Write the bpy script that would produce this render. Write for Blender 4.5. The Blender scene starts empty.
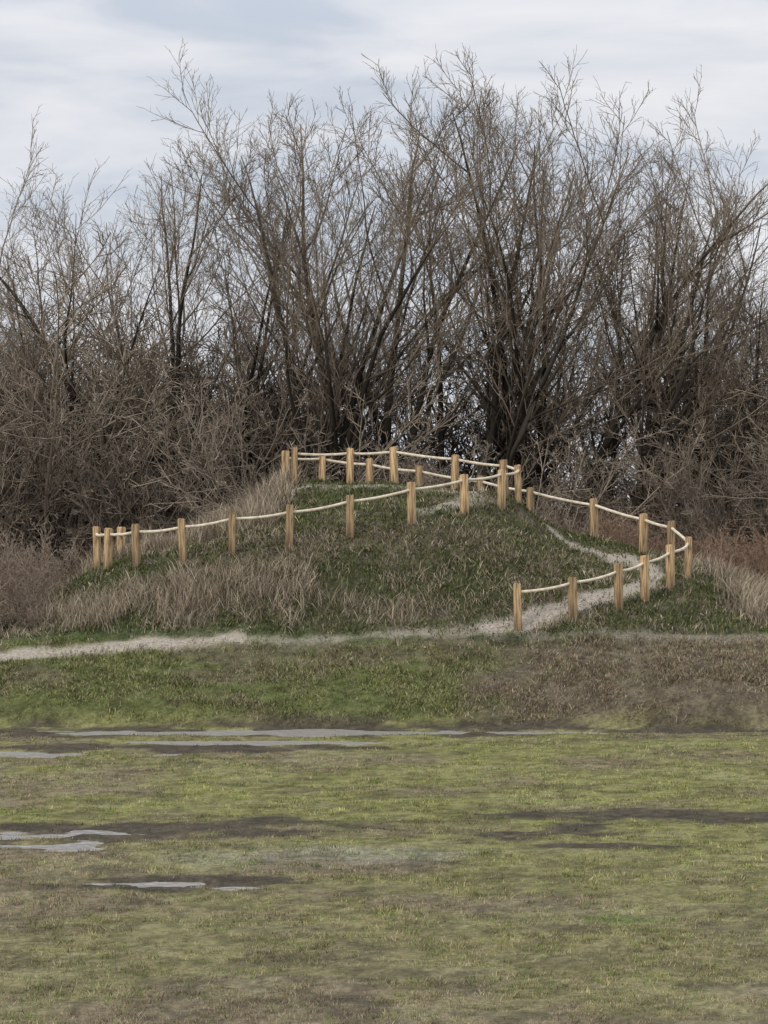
import bpy, math, numpy as np
from mathutils import Vector
rng=np.random.default_rng(7)
scene=bpy.context.scene
scene.view_settings.view_transform='Standard'
scene.view_settings.look='None'
scene.view_settings.exposure=0
COL=scene.collection
CAMZ=5.0

# ---------------------------------------------------------------- noise
_tab=np.random.default_rng(1).random((256,256))
def vn(x,y,o=0):
    x=np.asarray(x,float)+o*17.37; y=np.asarray(y,float)+o*9.71
    ix=np.floor(x).astype(int); iy=np.floor(y).astype(int)
    fx=x-ix; fy=y-iy
    fx=fx*fx*(3-2*fx); fy=fy*fy*(3-2*fy)
    a=_tab[ix&255,iy&255]; b=_tab[(ix+1)&255,iy&255]
    c=_tab[ix&255,(iy+1)&255]; d=_tab[(ix+1)&255,(iy+1)&255]
    return (a*(1-fx)+b*fx)*(1-fy)+(c*(1-fx)+d*fx)*fy
def fbm(x,y,s,oct=4,o=0):
    r=0; a=.5; t=0
    for i in range(oct):
        r=r+a*vn(x*s,y*s,o+i*3); t+=a; a*=.5; s*=2.03
    return r/t
def ss(a,b,x):
    t=np.clip((x-a)/(b-a),0,1); return t*t*(3-2*t)

# ---------------------------------------------------------------- fence post bases  (x, y, ground z) in metres
fenceA=[(3.50,58.0,1.92),(4.96,58.2,2.19),(6.22,58.8,2.47),(6.98,59.4,2.68),(7.78,60.3,2.94),(8.40,61.4,3.18),
        (8.15,63.0,3.55),(7.53,64.5,3.84),(6.27,66.0,4.22),(4.44,67.4,4.62),(3.0,68.3,4.95),(1.12,69.0,5.28),(-0.44,69.4,5.50),
        (-1.95,69.6,5.66),(-3.05,69.0,5.74)]
fenceB=[(-7.55,63.6,3.42),(-8.03,62.2,3.38),(-7.64,61.4,3.41),(-6.79,61.0,3.46),(-5.50,60.8,3.60),(-4.16,60.8,3.82),(-2.60,61.0,4.02),
        (-0.94,61.4,4.30),(0.78,62.0,4.64),(2.29,62.9,4.92),(3.38,64.0,5.10),(3.95,65.1,5.28),(3.60,66.0,5.40),(2.11,66.5,5.62),(0.33,67.5,5.86),
        (-1.04,68.0,5.83),(-2.75,68.0,5.80)]
path0=[(-16,54.6),(-12,55.2),(-9.7,55.9),(-6.6,56.7),(-3.8,57.2)]
path1=[(-3.8,57.2),(0.4,57.5),(2.9,57.9)]
pathA=[(2.9,57.9),(5.0,58.9),(6.2,59.7),(7.1,60.7),(7.5,61.8),(7.2,63.0),(6.4,64.0),(5.2,65.2),(3.9,66.4),(2.4,67.4),(.7,68.2),(-1.6,68.7)]
pathB=[(-7.2,62.7),(-5.4,61.7),(-4,61.6),(-2.4,61.8),(-.8,62.2),(.7,62.8),(1.9,63.7)]
pathB2=[(1.2,63.2),(1.9,63.7),(2.7,64.6),(2.6,65.4),(1.4,65.9),(0,66.7),(-1.4,67.1),(-2.6,67.2)]
pathC=[(2.9,57.9),(6,57.2),(9,56.9),(14,56.7),(22,56.5)]
ctrl=[]
for p in fenceA+fenceB: ctrl.append(p)
ctrl+=[(-16,54.6,1.3),(-9.7,55.9,1.44),(-6.6,56.8,1.65),(-3.8,57.2,1.75),(0.4,57.5,1.84),(2.9,57.8,1.90),(6.5,57.2,1.85),(10,57,1.8),(15,57,1.7),(20,57,1.7),
 (-2.4,58.2,2.1),(.5,58.1,2.05),(-6,58,2.05),(-9.5,59.5,2.1),(-10.5,62,2.2),(-10.5,66,2.3),(-8,68,2.6),(-5.5,66,3.9),(-6,71,2.7),(-2,73.5,3.0),(3,73.5,2.9),(7.5,70.5,2.8),
 (10.5,66,2.7),(11.3,62,2.3),(10,59,2.1),(7.8,58.3,2.1),(-.5,65,5.35),(1.2,64.6,5.3),(-3,64.2,4.9),(-4.6,63.2,4.25),(6.3,59.6,2.75),(7.3,61.6,3.15),(7.0,63.2,3.55),(5.2,65.2,4.2),(3.9,61.3,3.95),(5.4,62.2,3.55),(4.6,63.8,4.25),
 (-17,62,2.1),(17,62,2.1),(-17,72,2.3),(17,72,2.3),(-10,76,2.5),(0,77,2.5),(10,76,2.5)]
CP=np.array(ctrl,float)
def tpsphi(r2): return 0.5*r2*np.log(r2+1e-9)
TP=CP[:,:2]; NT=len(TP)
d2=((TP[:,None]-TP[None])**2).sum(-1)
TA=np.zeros((NT+3,NT+3)); TA[:NT,:NT]=tpsphi(d2)+np.eye(NT)*0.15
TA[:NT,NT]=1; TA[:NT,NT+1:]=TP; TA[NT,:NT]=1; TA[NT+1:,:NT]=TP.T
TW=np.linalg.solve(TA,np.concatenate([CP[:,2],np.zeros(3)]))
def tps(x,y):
    sh=x.shape; x=x.ravel(); y=y.ravel(); out=np.zeros(len(x))
    for i in range(0,len(x),40000):
        a=x[i:i+40000]; b=y[i:i+40000]
        r2=(a[:,None]-TP[:,0])**2+(b[:,None]-TP[:,1])**2
        out[i:i+40000]=tpsphi(r2)@TW[:NT]+TW[NT]+TW[NT+1]*a+TW[NT+2]*b
    return out.reshape(sh)
def distpoly(x,y,poly):
    d=np.full(x.shape,1e9)
    for (ax,ay),(bx,by) in zip(poly[:-1],poly[1:]):
        vx,vy=bx-ax,by-ay; L=vx*vx+vy*vy
        t=np.clip(((x-ax)*vx+(y-ay)*vy)/L,0,1)
        d=np.minimum(d,np.hypot(x-ax-t*vx,y-ay-t*vy))
    return d
# puddles: cx,cy,rx,ry,depth
PUD=[(-2.4,50.6,8.2,.95,.12),(-3.0,48.3,3.8,.6,.06),(-7.8,45.9,3.8,1.0,.06),(-4.4,34.4,4.6,.9,.032),(-5.9,33.2,2.2,.65,.06),
     (-2.9,29.9,1.4,.45,.065),(-0.9,32.3,2.0,.8,.03),(-12,42,3,.6,.05),(11,44,2.5,.5,.05)]
MUD=[(-2.4,50.8,10.5,1.5),(-4.8,47.2,5.2,.9),(-3.2,34.9,6.0,1.4),(4.6,36.6,3.4,.8),(-2.9,29.9,1.9,.6),(3.2,33.2,2.4,.3),(9,50.4,5,.8)]
def ell(x,y,cx,cy,rx,ry): 
    return 1-((x-cx)/rx)**2-((y-cy)/ry)**2
WL=-0.04
def pm1(a,b):
    wob=(fbm(a,b,1.3,3,21)-.5)*.6
    m=.95*ss(.55,.2,distpoly(a,b,path0)+wob)
    m=np.maximum(m,.6*ss(.38,.02,distpoly(a,b,path1)+wob))
    m=np.maximum(m,.95*ss(.62,.2,distpoly(a,b,pathA)+wob))
    m=np.maximum(m,.10*ss(.5,.2,distpoly(a,b,pathB)+wob))
    m=np.maximum(m,.8*ss(.66,.2,distpoly(a,b,pathB2)+wob))
    m=np.maximum(m,.4*ss(.45,.1,distpoly(a,b,pathC)+wob))
    return m
def pathmask(x,y):
    x=np.asarray(x,float); y=np.asarray(y,float)
    m=np.zeros(x.shape); k=(np.abs(x)<30)&(y>50)&(y<75)
    if k.any(): m[k]=pm1(x[k],y[k])
    return m
def banky(x,y): return 51.6-.8*ss(3,8,x)+.5*(fbm(x,y,.25,2,7)-.5)
def H(x,y):
    x=np.asarray(x,float); y=np.asarray(y,float)
    f=0.02*(fbm(x,y,.35,3,2)-.5)+0.085*(fbm(x,y*1.5,1.5,4,5)-.5)
    wob0=(fbm(x,y*1.8,.8,4,9)-.5)*2.2
    for cx,cy,rx,ry,dp in PUD:
        f=f-dp*np.clip(ell(x,y,cx,cy,rx,ry)+wob0,0,1)*ss(2.0,1.4,np.abs(y-cy)/ry)*ss(1.4,1.1,np.abs(x-cx)/rx)
    inside=(np.abs(x)<21)&(y>52)&(y<79)
    s=np.full(x.shape,2.25)
    if inside.any():
        xi=x[inside]; yi=y[inside]
        w=ss(21,15.5,np.abs(xi))*ss(79,74.5,yi)
        t=tps(xi,np.maximum(yi,56.0))
        s[inside]=w*t+(1-w)*2.25
    t=np.clip((y-banky(x,y))/5.2,0,1)
    t=t*(1.75-.75*t)*ss(0,.22,t)**.5
    t=np.clip(t,0,1)
    z=f*(1-t)+t*s
    rough=ss(51,53,y)
    z=z+rough*(.20*(fbm(x,y,.9,4,11)-.5)+.12*(fbm(x,y,3.0,2,13)-.5))*(1-pathmask(x,y))
    return z
def mudmask(x,y):
    m=np.zeros(np.shape(x))
    wob=(fbm(x,y*1.7,.8,5,31)-.5)*3.6
    for cx,cy,rx,ry in MUD: m=np.maximum(m,np.clip((ell(x,y,cx,cy,rx,ry)+wob)*1.8,0,1)*ss(2.4,1.7,np.abs(y-cy)/ry))
    return m
def mix(a,b,t): return a+(b-a)*t[:,None]
def groundcol(x,y):
    g=np.array([.275,.265,.100]); br=np.array([.25,.202,.128]); dk=np.array([.095,.077,.056]); lg=np.array([.36,.33,.18])
    K=len(x); c=np.tile(g,(K,1))
    n1=fbm(x,y*1.2,.16,4,41); n2=fbm(x,y*1.1,.55,4,45); n3=fbm(x,y*.9,3.0,3,47); n4=fbm(x,y,9,2,48)
    near=ss(38,24,y)
    c=mix(c,br,np.clip(ss(.42,.62,n1*.45+n2*.55)*.85+near*.5,0,1))
    c=mix(c,lg,ss(.5,.68,fbm(x,y*1.2,.9,3,52))*.35)
    pale=np.clip(ell(x,y,-1.0,32.3,2.6,1.2)+(fbm(x,y,1.2,3,49)-.5)*2,0,1)
    c=mix(c,np.array([.33,.32,.27]),pale*.5)
    c=mix(c,np.array([.12,.19,.035]),np.clip(ell(x,y,2.9,27.2,.7,.35)+(n3-.5),0,1)*.7)
    c=mix(c,dk,ss(.58,.70,fbm(x,y*1.4,1.1,4,55))*.4)
    c=mix(c,dk,mudmask(x,y)*.92)
    bank=ss(0,1.0,y-banky(x,y))*(y<57.5)
    bg=np.array([.145,.160,.055]); bb=np.array([.185,.148,.102])
    right=ss(1.0,6.0,x+ (n1-.5)*10)
    cb=mix(np.tile(bg,(K,1)),bb,np.clip(right*.95+ss(.48,.66,n2)*.6,0,1))
    c=mix(c,cb,bank)
    md=ss(56.6,57.6,y)
    mg=np.array([.080,.088,.040]); mb=np.array([.165,.134,.095])
    cm=mix(np.tile(mg,(K,1)),mb,ss(.42,.6,n2))
    lip=ss(58.6,57.4,y)*ss(3,0,x)
    cm=mix(cm,np.array([.095,.13,.045]),lip*.7)
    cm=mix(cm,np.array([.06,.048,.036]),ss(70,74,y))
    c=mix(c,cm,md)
    c=c*(.68+.6*ss(.32,.68,n3*.4+n4*.6))[:,None]
    pm=pathmask(x,y)
    c=mix(c,np.array([.34,.295,.24]),pm)
    return c

# ---------------------------------------------------------------- mesh helper
def mk_mesh(name,V,tris=None,quads=None,col=None,smooth=False):
    me=bpy.data.meshes.new(name)
    me.vertices.add(len(V)); me.vertices.foreach_set('co',np.asarray(V,np.float32).ravel())
    nt_=0 if tris is None else len(tris); nq=0 if quads is None else len(quads)
    lo=[]
    if nq: lo.append(np.asarray(quads).ravel())
    if nt_: lo.append(np.asarray(tris).ravel())
    lo=np.concatenate(lo).astype(np.int32)
    me.loops.add(len(lo)); me.loops.foreach_set('vertex_index',lo)
    me.polygons.add(nq+nt_)
    st=np.concatenate([np.arange(nq)*4,nq*4+np.arange(nt_)*3]).astype(np.int32)
    me.polygons.foreach_set('loop_start',st)
    me.update(calc_edges=True)
    if smooth: me.polygons.foreach_set('use_smooth',np.ones(nq+nt_,bool))
    if col is not None:
        ca=me.color_attributes.new('Col','FLOAT_COLOR','POINT')
        c4=np.ones((len(V),4),np.float32); c4[:,:3]=col; ca.data.foreach_set('color',c4.ravel())
    me.validate()
    return me
def mk_obj(name,me,mat=None,parent=None):
    o=bpy.data.objects.new(name,me); COL.objects.link(o)
    if mat: me.materials.append(mat)
    if parent: o.parent=parent
    return o
# ---------------------------------------------------------------- materials
def newmat(name):
    m=bpy.data.materials.new(name); m.use_nodes=True; nt=m.node_tree
    b=nt.nodes['Principled BSDF']; return m,nt,b
def attr_mat(name,rough=.9,scale=30,amount=.5,bump=0,bscale=40,spec=.2,bdist=.02):
    m,nt,b=newmat(name); N=nt.nodes; L=nt.links
    a=N.new('ShaderNodeAttribute'); a.attribute_name='Col'
    tc=N.new('ShaderNodeTexCoord'); no=N.new('ShaderNodeTexNoise'); no.inputs['Scale'].default_value=scale; no.inputs['Detail'].default_value=6; no.inputs['Roughness'].default_value=.7
    L.new(tc.outputs['Object'],no.inputs['Vector'])
    mr=N.new('ShaderNodeMapRange'); mr.inputs['From Min'].default_value=.3; mr.inputs['From Max'].default_value=.7; mr.inputs['To Min'].default_value=1-amount; mr.inputs['To Max'].default_value=1+amount
    L.new(no.outputs['Fac'],mr.inputs['Value'])
    mx=N.new('ShaderNodeVectorMath'); mx.operation='SCALE'
    L.new(a.outputs['Color'],mx.inputs[0]); L.new(mr.outputs['Result'],mx.inputs['Scale'])
    L.new(mx.outputs[0],b.inputs['Base Color'])
    b.inputs['Roughness'].default_value=rough; b.inputs['Specular IOR Level'].default_value=spec
    if bump:
        n2=N.new('ShaderNodeTexNoise'); n2.inputs['Scale'].default_value=bscale; n2.inputs['Detail'].default_value=5
        L.new(tc.outputs['Object'],n2.inputs['Vector'])
        bp=N.new('ShaderNodeBump'); bp.inputs['Strength'].default_value=bump; bp.inputs['Distance'].default_value=bdist
        L.new(n2.outputs['Fac'],bp.inputs['Height']); L.new(bp.outputs['Normal'],b.inputs['Normal'])
    return m
def diffuse_mat(name):
    m=bpy.data.materials.new(name); m.use_nodes=True; N=m.node_tree.nodes; L=m.node_tree.links
    N.remove(N['Principled BSDF']); d=N.new('ShaderNodeBsdfDiffuse'); a=N.new('ShaderNodeAttribute'); a.attribute_name='Col'
    L.new(a.outputs['Color'],d.inputs['Color']); L.new(d.outputs[0],N['Material Output'].inputs[0]); return m
M_ground=attr_mat('ground_soil_grass',.95,14,.5,.8,35,.15,.025)
M_grass=diffuse_mat('grass_blades')
M_bark=diffuse_mat('bark')

# ---------------------------------------------------------------- ground sheet
g1=np.geomspace(21,900,26)
xs=np.concatenate([-g1[::-1],np.arange(-20.9,20.95,.10),g1[1:]])
ys=np.concatenate([np.linspace(-300,10,14),np.arange(12,20,.5),np.arange(20,74,.09),np.arange(74,85,.6),np.geomspace(86,2500,26)])
X,Y=np.meshgrid(xs,ys)
Z=H(X,Y)
V=np.stack([X.ravel(),Y.ravel(),Z.ravel()],1)
nx,ny=len(xs),len(ys)
idx=np.arange(nx*ny).reshape(ny,nx)
Q=np.stack([idx[:-1,:-1].ravel(),idx[:-1,1:].ravel(),idx[1:,1:].ravel(),idx[1:,:-1].ravel()],1)
gc=groundcol(V[:,0],V[:,1]); gc=gc*(1-.40*(1-pathmask(V[:,0],V[:,1])))[:,None]
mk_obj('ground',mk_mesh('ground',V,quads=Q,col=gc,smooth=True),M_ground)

# ---------------------------------------------------------------- water
m,nt,b=newmat('puddle_water'); N=nt.nodes; L=nt.links
b.inputs['Base Color'].default_value=(.24,.22,.195,1); b.inputs['Roughness'].default_value=.28; b.inputs['IOR'].default_value=1.6; b.inputs['Specular IOR Level'].default_value=1.0
tc=N.new('ShaderNodeTexCoord'); no=N.new('ShaderNodeTexNoise'); no.inputs['Scale'].default_value=5; no.inputs['Detail'].default_value=5
bp=N.new('ShaderNodeBump'); bp.inputs['Strength'].default_value=.9; bp.inputs['Distance'].default_value=.12
L.new(tc.outputs['Object'],no.inputs['Vector']); L.new(no.outputs['Fac'],bp.inputs['Height']); L.new(bp.outputs['Normal'],b.inputs['Normal'])
M_water=m
for pi,(cx,cy,rx,ry,dp) in enumerate(PUD):
    k=40; a=np.linspace(0,2*math.pi,k,endpoint=False)
    v=np.stack([cx+rx*1.45*np.cos(a),cy+ry*1.6*np.sin(a),np.full(k,WL+0.0006*pi)],1)
    v=np.vstack([v,[cx,cy,v[0,2]]])
    t=np.stack([np.arange(k),(np.arange(k)+1)%k,np.full(k,k)],1)
    me=mk_mesh('puddle',v,tris=t); mk_obj('puddle',me,M_water)

# ---------------------------------------------------------------- grass
def blades(x,y,h,w,leanx,leany,col,two=True,sink=.01):
    n=len(x); z=H(x,y)-sink
    az=rng.uniform(0,math.pi,n)
    ux=np.cos(az)*w*.5; uy=np.sin(az)*w*.5
    base=np.stack([x,y,z],1); u=np.stack([ux,uy,np.zeros(n)],1)
    tip=base+np.stack([leanx*h,leany*h,h*np.sqrt(np.clip(1-.6*(leanx**2+leany**2),.08,1))],1)
    if not two:
        V=np.empty((n,3,3)); V[:,0]=base-u; V[:,1]=base+u; V[:,2]=tip
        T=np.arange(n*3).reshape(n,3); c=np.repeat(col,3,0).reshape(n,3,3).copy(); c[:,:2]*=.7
        return V.reshape(-1,3),T,None,c.reshape(-1,3)
    mid=base+(tip-base)*.5; mid[:,2]+=.14*h
    V=np.empty((n,5,3)); V[:,0]=base-u; V[:,1]=base+u; V[:,2]=mid+u*.8; V[:,3]=mid-u*.8; V[:,4]=tip
    b0=(np.arange(n)*5)[:,None]
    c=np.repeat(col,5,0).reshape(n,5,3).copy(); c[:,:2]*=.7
    return V.reshape(-1,3),b0+np.array([[3,2,4]]),b0+np.array([[0,1,2,3]]),c.reshape(-1,3)
NC=64000; PER=10
y=19.5*np.exp(rng.random(NC)*math.log(57.3/19.5))
x=rng.uniform(-1,1,NC)*(y*.173+2.5)
cl=fbm(x,y*1.1,1.8,3,61)
mud=mudmask(x,y)
keep=(rng.random(NC)<ss(.34,.52,cl)*.75+.25)&(rng.random(NC)>mud*.88)&(rng.random(NC)>pathmask(x,y)*1.2)
x,y,cl,mud=x[keep],y[keep],cl[keep],mud[keep]; z=H(x,y); k=z>WL+.002; x,y,cl,mud=x[k],y[k],cl[k],mud[k]
nc=len(x); bankf=ss(52,54,y)
cc=groundcol(x,y)*rng.uniform(.6,1.8,nc)[:,None]
st_=rng.random(nc)<(.16+.16*ss(36,24,y)+.12*bankf)
cc[st_]=np.array([.43,.36,.24])*rng.uniform(.6,1.2,st_.sum())[:,None]
gm=rng.random(nc)<.28*(1-mud); cc[gm]=cc[gm]*np.array([.60,.86,.48])
hc=(.025+.05*rng.random(nc)**2.0)*(.5+1.0*cl)*(1+1.1*bankf)
i=np.repeat(np.arange(nc),PER); nb=len(i); sp=.018+.0006*y[i]
xx=x[i]+rng.normal(0,1,nb)*sp*1.2; yy=y[i]+rng.normal(0,1,nb)*sp*1.2
h=hc[i]*rng.uniform(.5,1.3,nb); w=.004+.00031*yy*rng.uniform(.6,1.3,nb)
c=cc[i]*rng.uniform(.75,1.3,nb)[:,None]
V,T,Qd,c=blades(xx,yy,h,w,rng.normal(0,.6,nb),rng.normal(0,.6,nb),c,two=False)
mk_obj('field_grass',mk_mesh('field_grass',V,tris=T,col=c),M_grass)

def clumps(nc,per,xr,yr,dens,hr,wr,colf,spread=.12,name='dry_grass',leanamt=.5,mat=M_grass):
    cx=rng.uniform(*xr,nc); cy=rng.uniform(*yr,nc)
    k=rng.random(nc)<dens(cx,cy)*(1-pathmask(cx,cy))
    cx,cy=cx[k],cy[k]; nc=len(cx)
    lx=rng.normal(0,leanamt,nc); ly=rng.normal(-.15,leanamt,nc); hs=rng.uniform(*hr,nc); cc=colf(cx,cy,nc)
    i=np.repeat(np.arange(nc),per); n=len(i)
    x=cx[i]+rng.normal(0,spread,n); y=cy[i]+rng.normal(0,spread,n)
    h=hs[i]*rng.uniform(.45,1.1,n); w=rng.uniform(*wr,n)
    LX=np.clip(lx[i]+rng.normal(0,.35,n),-1.1,1.1); LY=np.clip(ly[i]+rng.normal(0,.35,n),-1.1,1.1)
    c=cc[i]*rng.uniform(.6,1.35,n)[:,None]
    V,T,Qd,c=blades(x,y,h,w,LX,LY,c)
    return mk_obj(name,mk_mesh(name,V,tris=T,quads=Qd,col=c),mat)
def mound_d(x,y):
    return ss(57.2,57.9,y)*ss(11.5,10,np.abs(x-.3))
def strawcol(x,y,n):
    a=np.array([.54,.455,.34]); b_=np.array([.22,.18,.13]); return mix(np.tile(a,(n,1)),b_,rng.random(n)**.8)
def greencol(x,y,n):
    a=np.array([.075,.090,.036]); b_=np.array([.21,.215,.095]); return mix(np.tile(a,(n,1)),b_,rng.random(n)**1.5)
clumps(16000,13,(-11.5,12),(57.2,72),lambda x,y: mound_d(x,y)*.85,(.06,.17),(.018,.032),greencol,.14,'mound_turf',.45)
clumps(19000,8,(-12,13),(57.4,73),lambda x,y: mound_d(x,y)*np.clip(ss(.42,.58,fbm(x,y,.75,4,71))*.8*ss(62.8,61.0,y-.25*np.abs(x))+.12,0,1),(.12,.32),(.012,.022),strawcol,.12,'dry_grass',.75)
clumps(2200,11,(-11.5,2.5),(57.8,60.0),lambda x,y: ss(.40,.60,fbm(x,y,.6,3,75))*ss(2,-3,x),(.32,.72),(.010,.02),strawcol,.14,'dry_grass',.4)
clumps(1500,12,(7.9,13),(58.5,66),lambda x,y: ss(8.9,9.8,x)*.8,(.35,.8),(.012,.022),strawcol,.13,'dry_grass',.4)
clumps(1500,12,(-8.5,-2.8),(62.8,69),lambda x,y: ss(.35,.6,fbm(x,y,.6,3,77)),(.5,1.1),(.012,.022),strawcol,.12,'dry_grass',.25)
clumps(4500,14,(-20,20),(70.5,76),lambda x,y: .8+0*x,(.5,1.3),(.02,.035),lambda x,y,n: mix(np.tile(np.array([.29,.225,.165]),(n,1)),np.array([.11,.09,.07]),rng.random(n)),.2,'rank_grass',.35)
clumps(8500,12,(-11,11),(50.9,57),lambda x,y: ss(.2,.9,y-banky(x,y))*ss(.42,.58,fbm(x,y,1.1,4,79))*.85,(.07,.18),(.014,.026),lambda x,y,n: mix(groundcol(x,y)*1.3,np.array([.37,.31,.21]),rng.random(n)**1.9*.8),.14,'bank_grass',.6)

# ---------------------------------------------------------------- woody plants
def nrm(v): return v/np.maximum(np.linalg.norm(v,axis=-1,keepdims=True),1e-9)
def grow(start,d,L,nseg,wander,up,R):
    B=len(start); pts=[start]; p=start.copy(); d=d.copy()
    for i in range(nseg):
        d=nrm(d+R.normal(0,wander,(B,3))+np.array([0,0,up])); p=p+d*(L/nseg)[:,None]; pts.append(p)
    return np.stack(pts,1)
def tubes(pts,r0,r1,K,pw=1.0):
    B,n,_=pts.shape
    T=np.empty_like(pts); T[:,1:-1]=pts[:,2:]-pts[:,:-2]; T[:,0]=pts[:,1]-pts[:,0]; T[:,-1]=pts[:,-1]-pts[:,-2]; T=nrm(T)
    ref=np.where(np.abs(T[...,2:3])>.9,np.array([1.,0,0]),np.array([0,0,1.]))
    u=nrm(np.cross(T,ref)); v=np.cross(T,u)
    t=np.linspace(0,1,n)[None,:]; r=r0[:,None]+(r1[:,None]-r0[:,None])*t**pw
    a=np.arange(K)*2*math.pi/K
    ring=pts[:,:,None,:]+r[:,:,None,None]*(u[:,:,None,:]*np.cos(a)[None,None,:,None]+v[:,:,None,:]*np.sin(a)[None,None,:,None])
    Vv=ring.reshape(-1,3)
    bi=(np.arange(B)*n*K)[:,None,None]; si=(np.arange(n-1)*K)[None,:,None]; ki=np.arange(K)[None,None,:]; kn=(ki+1)%K
    q=np.stack([bi+si+ki,bi+si+kn,bi+si+K+kn,bi+si+K+ki],-1).reshape(-1,4)
    return Vv,q,np.repeat(r.ravel(),K)
def children(pts,L,r0,r1,per,t0,t1,a0,a1,lf,dec,R,rf=.55,rmin=.006,add=0.,pw=1.):
    B,n,_=pts.shape
    i=np.repeat(np.arange(B),per); m=len(i)
    t=t0+(t1-t0)*((np.tile(np.arange(per),B)+R.random(m))/per)
    f=t*(n-1); k=np.clip(f.astype(int),0,n-2); fr=(f-k)[:,None]
    pos=pts[i,k]*(1-fr)+pts[i,k+1]*fr; T=nrm(pts[i,k+1]-pts[i,k])
    rv=R.normal(0,1,(m,3)); S=nrm(rv-(rv*T).sum(1,keepdims=True)*T)
    a=np.radians(R.uniform(a0,a1,m))[:,None]
    d=T*np.cos(a)+S*np.sin(a)
    l=(L[i]*lf*(1-dec*t)+add)*R.uniform(.55,1.2,m)
    pr=(r0[i]+(r1[i]-r0[i])*t**pw)
    r=np.maximum(pr*rf*R.uniform(.7,1.1,m),rmin)
    return pos,d,l,r
def barkcol(r):
    thick=np.array([.046,.040,.033]); thin=np.array([.225,.182,.138])
    return mix(np.tile(thick,(len(r),1)),thin,ss(.055,.010,r))
class Acc:
    def __init__(s): s.V=[];s.Q=[];s.R=[];s.S=[];s.off=0
    def add(s,p,r0,r1,K,pw,R):
        v,q,r=tubes(p,r0,r1,K,pw); s.V.append(v); s.Q.append(q+s.off); s.R.append(r); s.off+=len(v)
        s.S.append(np.repeat(R.uniform(.6,1.45,len(p)),p.shape[1]*K))
    def done(s):
        V=np.vstack(s.V); c=barkcol(np.concatenate(s.R))*np.concatenate(s.S)[:,None]
        return dict(V=V,Q=np.vstack(s.Q),C=c,h=float(np.percentile(V[:,2],99.97)))
def tree_src(seed,nst=5,Ht=19.,tilt=(3,20),lean=(0,0),rad=.22,n4=2):
    R=np.random.default_rng(seed); A=Acc()
    az=np.arange(nst)*2*math.pi/nst+R.uniform(-.6,.6,nst); ti=np.radians(R.uniform(*tilt,nst)); ti[0]=math.radians(3)
    d=np.stack([np.sin(ti)*np.cos(az)+lean[0],np.sin(ti)*np.sin(az)+lean[1],np.cos(ti)],1); d=nrm(d)
    st=np.stack([np.cos(az)*.22,np.sin(az)*.22,np.full(nst,-.4)],1)
    L=Ht*R.uniform(.78,.93,nst); r0=rad*R.uniform(.75,1.1,nst); r1=np.full(nst,.022)
    p=grow(st,d,L,18,.05,.012,R); A.add(p,r0,r1,7,.8,R)
    # heavy limbs: leave the stem at a wide angle, then sweep up to the crown surface
    pos,d,l,r=children(p,L,r0,r1,10,.18,.90,28,54,.62,.76,R,.62,.03,.9,.8)
    p1=grow(pos,d,l,10,.06,.065,R); q1=np.full(len(r),.012); A.add(p1,r,q1,5,.9,R)
    pos,d,l2,r2=children(p1,l,r,q1,9,.2,.97,20,50,.44,.55,R,.55,.014,.4)
    p2=grow(pos,d,l2,6,.05,.05,R); q2=np.full(len(r2),.008); A.add(p2,r2,q2,4,1,R)
    pos,d,l3,r3=children(p2,l2,r2,q2,7,.1,.97,20,50,.36,.4,R,.6,.0095,.25)
    p3=grow(pos,d,l3,3,.07,.04,R); q3=np.full(len(r3),.006); A.add(p3,r3,q3,3,1,R)
    if n4:
        pos,d,l4,r4=children(p3,l3,r3,q3,n4,.2,1,22,50,.45,.3,R,.8,.007,.08)
        p4=grow(pos,d,l4,2,.08,.03,R); A.add(p4,r4,np.full(len(r4),.005),3,1,R)
    return A.done()
def shrub_src(seed,Ht=5.,nst=14,tilt=(8,60),up=-.005,tw=1.0,n1=10,n2=7,n3=4,wd=.09):
    R=np.random.default_rng(seed); A=Acc()
    az=R.uniform(0,2*math.pi,nst); ti=np.radians(R.uniform(*tilt,nst))
    d=np.stack([np.sin(ti)*np.cos(az),np.sin(ti)*np.sin(az),np.cos(ti)],1)
    st=np.stack([np.cos(az)*.5*R.random(nst),np.sin(az)*.5*R.random(nst),np.full(nst,-.3)],1)
    L=Ht*R.uniform(.7,1.2,nst); r0=.032*R.uniform(.6,1.2,nst)*Ht/5; r1=np.full(nst,.01)
    p=grow(st,d,L,9,wd,up,R); A.add(p,r0,r1,5,1,R)
    pos,d,l,r=children(p,L,r0,r1,n1,.1,1,25,60,.42,.45,R,.6,.012)
    p1=grow(pos,d,l,6,wd,.01,R); q1=np.full(len(r),.008); A.add(p1,r,q1,4,1,R)
    pos,d,l2,r2=children(p1,l,r,q1,n2,.1,1,25,60,.45,.4,R,.6,.009*tw)
    p2=grow(pos,d,l2,4,wd,.02,R); q2=np.full(len(r2),.006*tw); A.add(p2,r2,q2,3,1,R)
    pos,d,l3,r3=children(p2,l2,r2,q2,n3,.1,1,25,55,.55,.3,R,.7,.008*tw)
    p3=grow(pos,d,l3,2,wd,.03,R); A.add(p3,r3,np.full(len(r3),.005*tw),3,1,R)
    return A.done()
TREES=[tree_src(100+i,nst=[4,4,3,4,4][i],tilt=[(4,18),(5,20),(4,15),(5,22),(4,18)][i],lean=[(0,0),(-.04,0),(0,0),(.10,0),(.05,0)][i]) for i in range(5)]
BTREES=[tree_src(140+i,nst=4,tilt=(3,18),n4=0) for i in range(2)]
SHR=[shrub_src(200+i,nst=12,n1=9,n2=6,n3=4,tw=1.1) for i in range(3)]
LOW=[shrub_src(300+i,Ht=3.2,nst=16,tilt=(3,45),up=.03,tw=1.4,n1=8,n2=5,n3=3) for i in range(2)]
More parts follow.
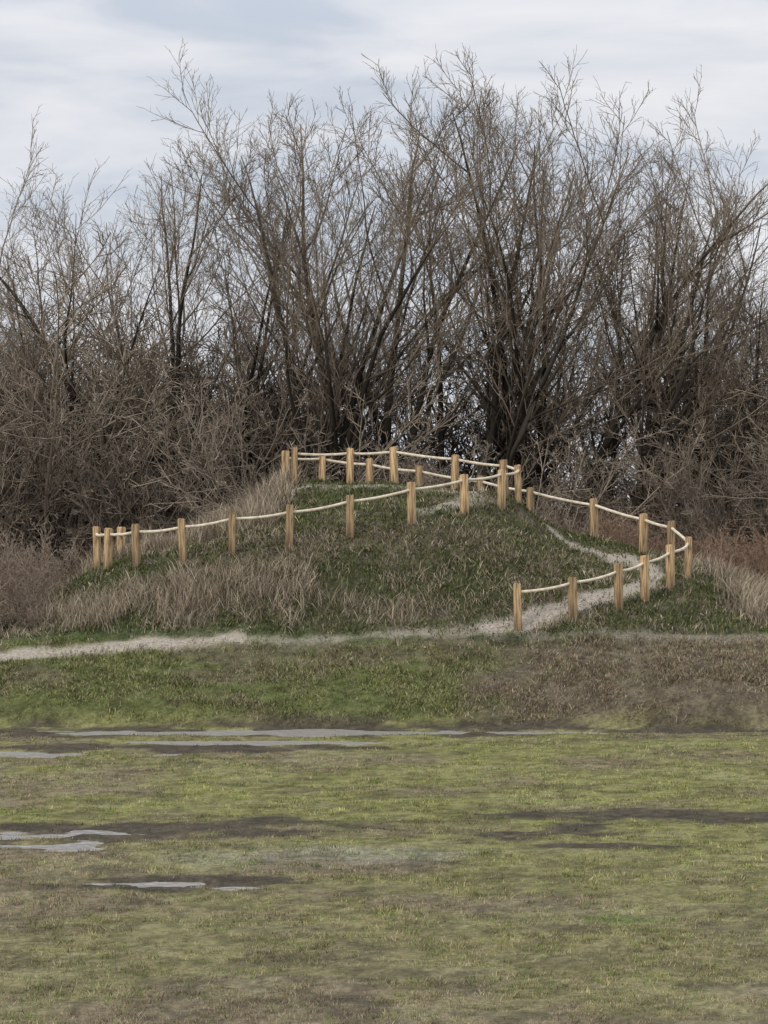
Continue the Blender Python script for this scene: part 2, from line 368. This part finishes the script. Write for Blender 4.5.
def merged(name,items):
    VV=[];QQ=[];CC=[];off=0
    for src,x,y,height,rot,tint in items:
        s=height/src['h']; c_,s_=math.cos(rot),math.sin(rot)
        v=src['V']*s; z0=float(H(np.array([x]),np.array([y]))[0])
        VV.append(np.stack([v[:,0]*c_-v[:,1]*s_+x,v[:,0]*s_+v[:,1]*c_+y,v[:,2]+z0],1)); QQ.append(src['Q']+off); off+=len(v)
        CC.append(src['C']*np.array(tint)*rng.uniform(.8,1.2))
    return mk_obj(name,mk_mesh(name,np.vstack(VV),quads=np.vstack(QQ),col=np.vstack(CC),smooth=True),M_bark)
ru=lambda a,b: float(rng.uniform(a,b))
front=[(-13.6,80,13.0,0,1.0),(-11.2,78.5,14.0,2,2.1),(-7.6,79,16.6,1,0.2),(-5.0,81,17.0,2,3.0),(-2.8,78,18.8,0,4.0),(-.2,80,19.0,4,1.0),(2.6,79,18.7,3,0.15),(5.6,80,18.6,1,2.4),
       (8.3,79,16.6,3,-.2),(10.6,80,15.2,4,0.3),(13.2,80,12.8,0,2.0),(16,80,12.0,1,1.0),(-16.5,80,12.0,4,1.4)]
TM=[None]*5
for i,s in enumerate(TREES):
    TM[i]=mk_mesh('bare_tree_%d'%i,s['V'],quads=s['Q'],col=s['C'],smooth=True); TM[i].materials.append(M_bark)
for x,y,h,v,r in front:
    o=bpy.data.objects.new('bare_tree',TM[v]); COL.objects.link(o); s=h/TREES[v]['h']; o.scale=(s*1.04,s*1.04,s); o.rotation_euler=(0,0,r)
    o.location=(x,y,float(H(np.array([x]),np.array([y]))[0]))
it=[]
for i in range(13):
    y=ru(85,92); x=-22+44*(i+rng.random())/13
    hmax=14.0-abs(x-1)*.12
    if 6.3<x*80/y<8.2: continue
    it.append((BTREES[i%2],x,y,hmax*ru(.8,1.0),ru(0,6.28),(.8,.8,.84)))
merged('tree_belt',it)
it=[]
for i in range(44):
    x=-18+36*(i+rng.random())/44; y=ru(74.5,83)
    h=ru(4.0,7.0)*(1+.05*max(0,-x))
    if 5.5<x<8.4: h*=.62
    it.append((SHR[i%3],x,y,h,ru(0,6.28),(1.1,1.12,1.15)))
for i in range(26):
    x=-20+40*(i+rng.random())/26; y=ru(84,90)
    h=ru(8,11)
    if 6<x*80/y<8.5: h*=.5
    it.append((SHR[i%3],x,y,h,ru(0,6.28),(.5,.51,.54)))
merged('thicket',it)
it=[]
for i in range(24): it.append((LOW[i%2],ru(6.5,15),ru(68.5,75),ru(1.8,2.9),ru(0,6.28),(1.15,.98,.92)))
for i in range(14): it.append((LOW[i%2],ru(-12,-4),ru(70,75),ru(1.6,2.6),ru(0,6.28),(1.1,1.07,1.05)))
for i in range(9): it.append((LOW[i%2],ru(-3,7),ru(72,76),ru(1.8,2.8),ru(0,6.28),(1.05,1.03,1.0)))
merged('bramble_scrub',it)
merged('hedge',[(LOW[int(-x*10)%2],x,y,h,ru(0,6.28),(1.2,1.17,1.2)) for x,y,h in [(-10.6,58.6,1.9),(-9.7,59.6,2.1),(-11.6,60.5,2.6),(-10.2,62,2.4),(-9.3,61,1.2),(-11,64,2.8),(-9.2,58.6,.9),(-10,66.5,2.4)]])
merged('low_bush',[(LOW[int(x*10)%2],x,y,h,ru(0,6.28),(1.2,1.08,1.0)) for x,y,h in [(11.6,64,1.3),(12.4,66,1.6),(11,67,1.5),(12.6,62,1.0)]])

# ---------------------------------------------------------------- fence
m,nt,b=newmat('post_timber'); N=nt.nodes; L=nt.links
tc=N.new('ShaderNodeTexCoord'); mp=N.new('ShaderNodeMapping'); mp.inputs['Scale'].default_value=(14,14,1.2)
no=N.new('ShaderNodeTexNoise'); no.inputs['Scale'].default_value=1.6; no.inputs['Detail'].default_value=6
L.new(tc.outputs['Object'],mp.inputs['Vector']); L.new(mp.outputs['Vector'],no.inputs['Vector'])
cr=N.new('ShaderNodeValToRGB'); e=cr.color_ramp.elements; e[0].position=.36; e[0].color=(.20,.125,.065,1); e[1].position=.60; e[1].color=(.66,.46,.25,1)
L.new(no.outputs['Fac'],cr.inputs['Fac'])
oi=N.new('ShaderNodeObjectInfo'); mr=N.new('ShaderNodeMapRange'); mr.inputs['To Min'].default_value=.55; mr.inputs['To Max'].default_value=1.15
L.new(oi.outputs['Random'],mr.inputs['Value'])
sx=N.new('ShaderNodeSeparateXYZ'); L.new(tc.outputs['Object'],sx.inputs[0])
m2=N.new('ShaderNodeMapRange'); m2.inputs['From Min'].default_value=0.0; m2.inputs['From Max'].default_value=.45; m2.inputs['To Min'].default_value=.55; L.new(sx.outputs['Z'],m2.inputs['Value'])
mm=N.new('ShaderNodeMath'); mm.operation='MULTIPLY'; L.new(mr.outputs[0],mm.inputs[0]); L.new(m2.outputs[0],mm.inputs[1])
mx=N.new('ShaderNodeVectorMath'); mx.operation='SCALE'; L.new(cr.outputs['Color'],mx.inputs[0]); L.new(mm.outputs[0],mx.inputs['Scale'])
L.new(mx.outputs[0],b.inputs['Base Color']); b.inputs['Roughness'].default_value=.8
bp=N.new('ShaderNodeBump'); bp.inputs['Strength'].default_value=.5; bp.inputs['Distance'].default_value=.01; L.new(no.outputs['Fac'],bp.inputs['Height']); L.new(bp.outputs[0],b.inputs['Normal'])
M_post=m
m,nt,b=newmat('rail_rope'); N=nt.nodes; L=nt.links
tc=N.new('ShaderNodeTexCoord'); no=N.new('ShaderNodeTexNoise'); no.inputs['Scale'].default_value=9; L.new(tc.outputs['Object'],no.inputs['Vector'])
cr=N.new('ShaderNodeValToRGB'); e=cr.color_ramp.elements; e[0].position=.3; e[0].color=(.46,.38,.28,1); e[1].position=.65; e[1].color=(.70,.62,.48,1)
L.new(no.outputs['Fac'],cr.inputs['Fac']); L.new(cr.outputs[0],b.inputs['Base Color']); b.inputs['Roughness'].default_value=.8
M_rope=m
import bmesh
def post_mesh(seed):
    R=np.random.default_rng(seed); bm=bmesh.new()
    w=.098; hh=1.14
    bmesh.ops.create_cube(bm,size=1.0)
    for v in bm.verts:
        v.co.x*=2*w*R.uniform(.95,1.05); v.co.y*=2*w*R.uniform(.95,1.05); v.co.z=(-.3 if v.co.z<0 else hh+R.uniform(-.015,.015))
    bmesh.ops.bevel(bm,geom=list(bm.edges),offset=.022,segments=2,affect='EDGES')
    me=bpy.data.meshes.new('post'); bm.to_mesh(me); bm.free(); me.materials.append(M_post); return me
PM=[post_mesh(i) for i in range(4)]
def catmull(p,nsub=10):
    p=np.array(p); q=np.vstack([2*p[0]-p[1],p,2*p[-1]-p[-2]]); out=[]
    for i in range(1,len(q)-2):
        for t in np.linspace(0,1,nsub,endpoint=False):
            a,b_,c_,d_=q[i-1],q[i],q[i+1],q[i+2]
            v=.5*((2*b_)+(-a+c_)*t+(2*a-5*b_+4*c_-d_)*t*t+(-a+3*b_-3*c_+d_)*t**3)
            v=v.copy(); v[2]-=.045*4*t*(1-t); out.append(v)
    out.append(p[-1]); return np.array(out)
def fence(posts,name):
    e=bpy.data.objects.new(name,None); COL.objects.link(e); top=[]
    for i,(x,y,z) in enumerate(posts):
        zz=float(H(np.array([x]),np.array([y]))[0])
        zz=zz*.5+z*.5 if abs(zz-z)<.25 else zz
        a=posts[max(i-1,0)]; c_=posts[min(i+1,len(posts)-1)]
        ang=math.atan2(c_[1]-a[1],c_[0]-a[0])+rng.normal(0,.06)
        o=bpy.data.objects.new('post_%d'%(i+1),PM[i%4]); COL.objects.link(o); o.parent=e
        o.location=(x,y,zz); o.rotation_euler=(rng.normal(0,.02),rng.normal(0,.03),ang); o.scale=(1,1,rng.uniform(.97,1.06))
        top.append((x,y,zz+.98))
    c_=catmull(top)[None]
    v,q,_=tubes(c_,np.array([.042]),np.array([.042]),10)
    me=mk_mesh('rope_rail',v,quads=q,smooth=True); mk_obj('rope_rail',me,M_rope,e)
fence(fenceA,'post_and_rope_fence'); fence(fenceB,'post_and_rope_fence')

# ---------------------------------------------------------------- world
w=bpy.data.worlds.new('World'); scene.world=w; w.use_nodes=True; N=w.node_tree.nodes; L=w.node_tree.links
for nd in list(N): N.remove(nd)
out=N.new('ShaderNodeOutputWorld'); bg1=N.new('ShaderNodeBackground'); bg2=N.new('ShaderNodeBackground'); ms=N.new('ShaderNodeMixShader')
sky=N.new('ShaderNodeTexSky'); sky.sky_type='NISHITA'; sky.sun_disc=False; sky.sun_elevation=math.radians(26); sky.sun_rotation=math.radians(225)
L.new(sky.outputs[0],bg1.inputs[0]); bg1.inputs[1].default_value=.12
tc=N.new('ShaderNodeTexCoord'); mp=N.new('ShaderNodeMapping'); mp.inputs['Scale'].default_value=(5,5,22); mp.inputs['Location'].default_value=(.3,.7,0)
L.new(tc.outputs['Generated'],mp.inputs['Vector'])
no=N.new('ShaderNodeTexNoise'); no.inputs['Scale'].default_value=1.3; no.inputs['Detail'].default_value=5; no.inputs['Distortion'].default_value=.5; L.new(mp.outputs[0],no.inputs['Vector'])
cr=N.new('ShaderNodeValToRGB'); e=cr.color_ramp.elements; e[0].position=.36; e[0].color=(.60,.645,.73,1); e[1].position=.62; e[1].color=(.82,.83,.865,1)
L.new(no.outputs['Fac'],cr.inputs['Fac']); L.new(cr.outputs[0],bg2.inputs[0])
# an overcast sky is brighter overhead than at the horizon
sz=N.new('ShaderNodeSeparateXYZ'); L.new(tc.outputs['Generated'],sz.inputs[0])
mz=N.new('ShaderNodeMapRange'); mz.inputs['From Min'].default_value=.2; mz.inputs['From Max'].default_value=1; mz.inputs['To Min'].default_value=1.0; mz.inputs['To Max'].default_value=2.2
L.new(sz.outputs['Z'],mz.inputs['Value']); L.new(mz.outputs[0],bg2.inputs[1])
mr=N.new('ShaderNodeMapRange'); mr.inputs['From Min'].default_value=.3; mr.inputs['From Max'].default_value=.5; mr.inputs['To Min'].default_value=.85; mr.inputs['To Max'].default_value=1
L.new(no.outputs['Fac'],mr.inputs['Value']); L.new(mr.outputs[0],ms.inputs[0]); L.new(bg1.outputs[0],ms.inputs[1]); L.new(bg2.outputs[0],ms.inputs[2]); L.new(ms.outputs[0],out.inputs[0])
sd=bpy.data.lights.new('sun','SUN'); sd.energy=1.5; sd.angle=math.radians(12); sd.color=(1,.93,.82)
so=bpy.data.objects.new('sun',sd); COL.objects.link(so)
el=math.radians(26); dv=Vector((math.sin(math.radians(225))*math.cos(el),math.cos(math.radians(225))*math.cos(el),math.sin(el)))
so.rotation_euler=dv.to_track_quat('Z','Y').to_euler()
# ---------------------------------------------------------------- camera
cd=bpy.data.cameras.new('camera'); cam=bpy.data.objects.new('camera',cd); COL.objects.link(cam)
cam.location=(0,0,CAMZ); cam.rotation_euler=(math.radians(90),0,0)
cd.sensor_fit='HORIZONTAL'; cd.sensor_width=36; cd.lens=36*2220/768; cd.clip_end=5000
scene.camera=cam
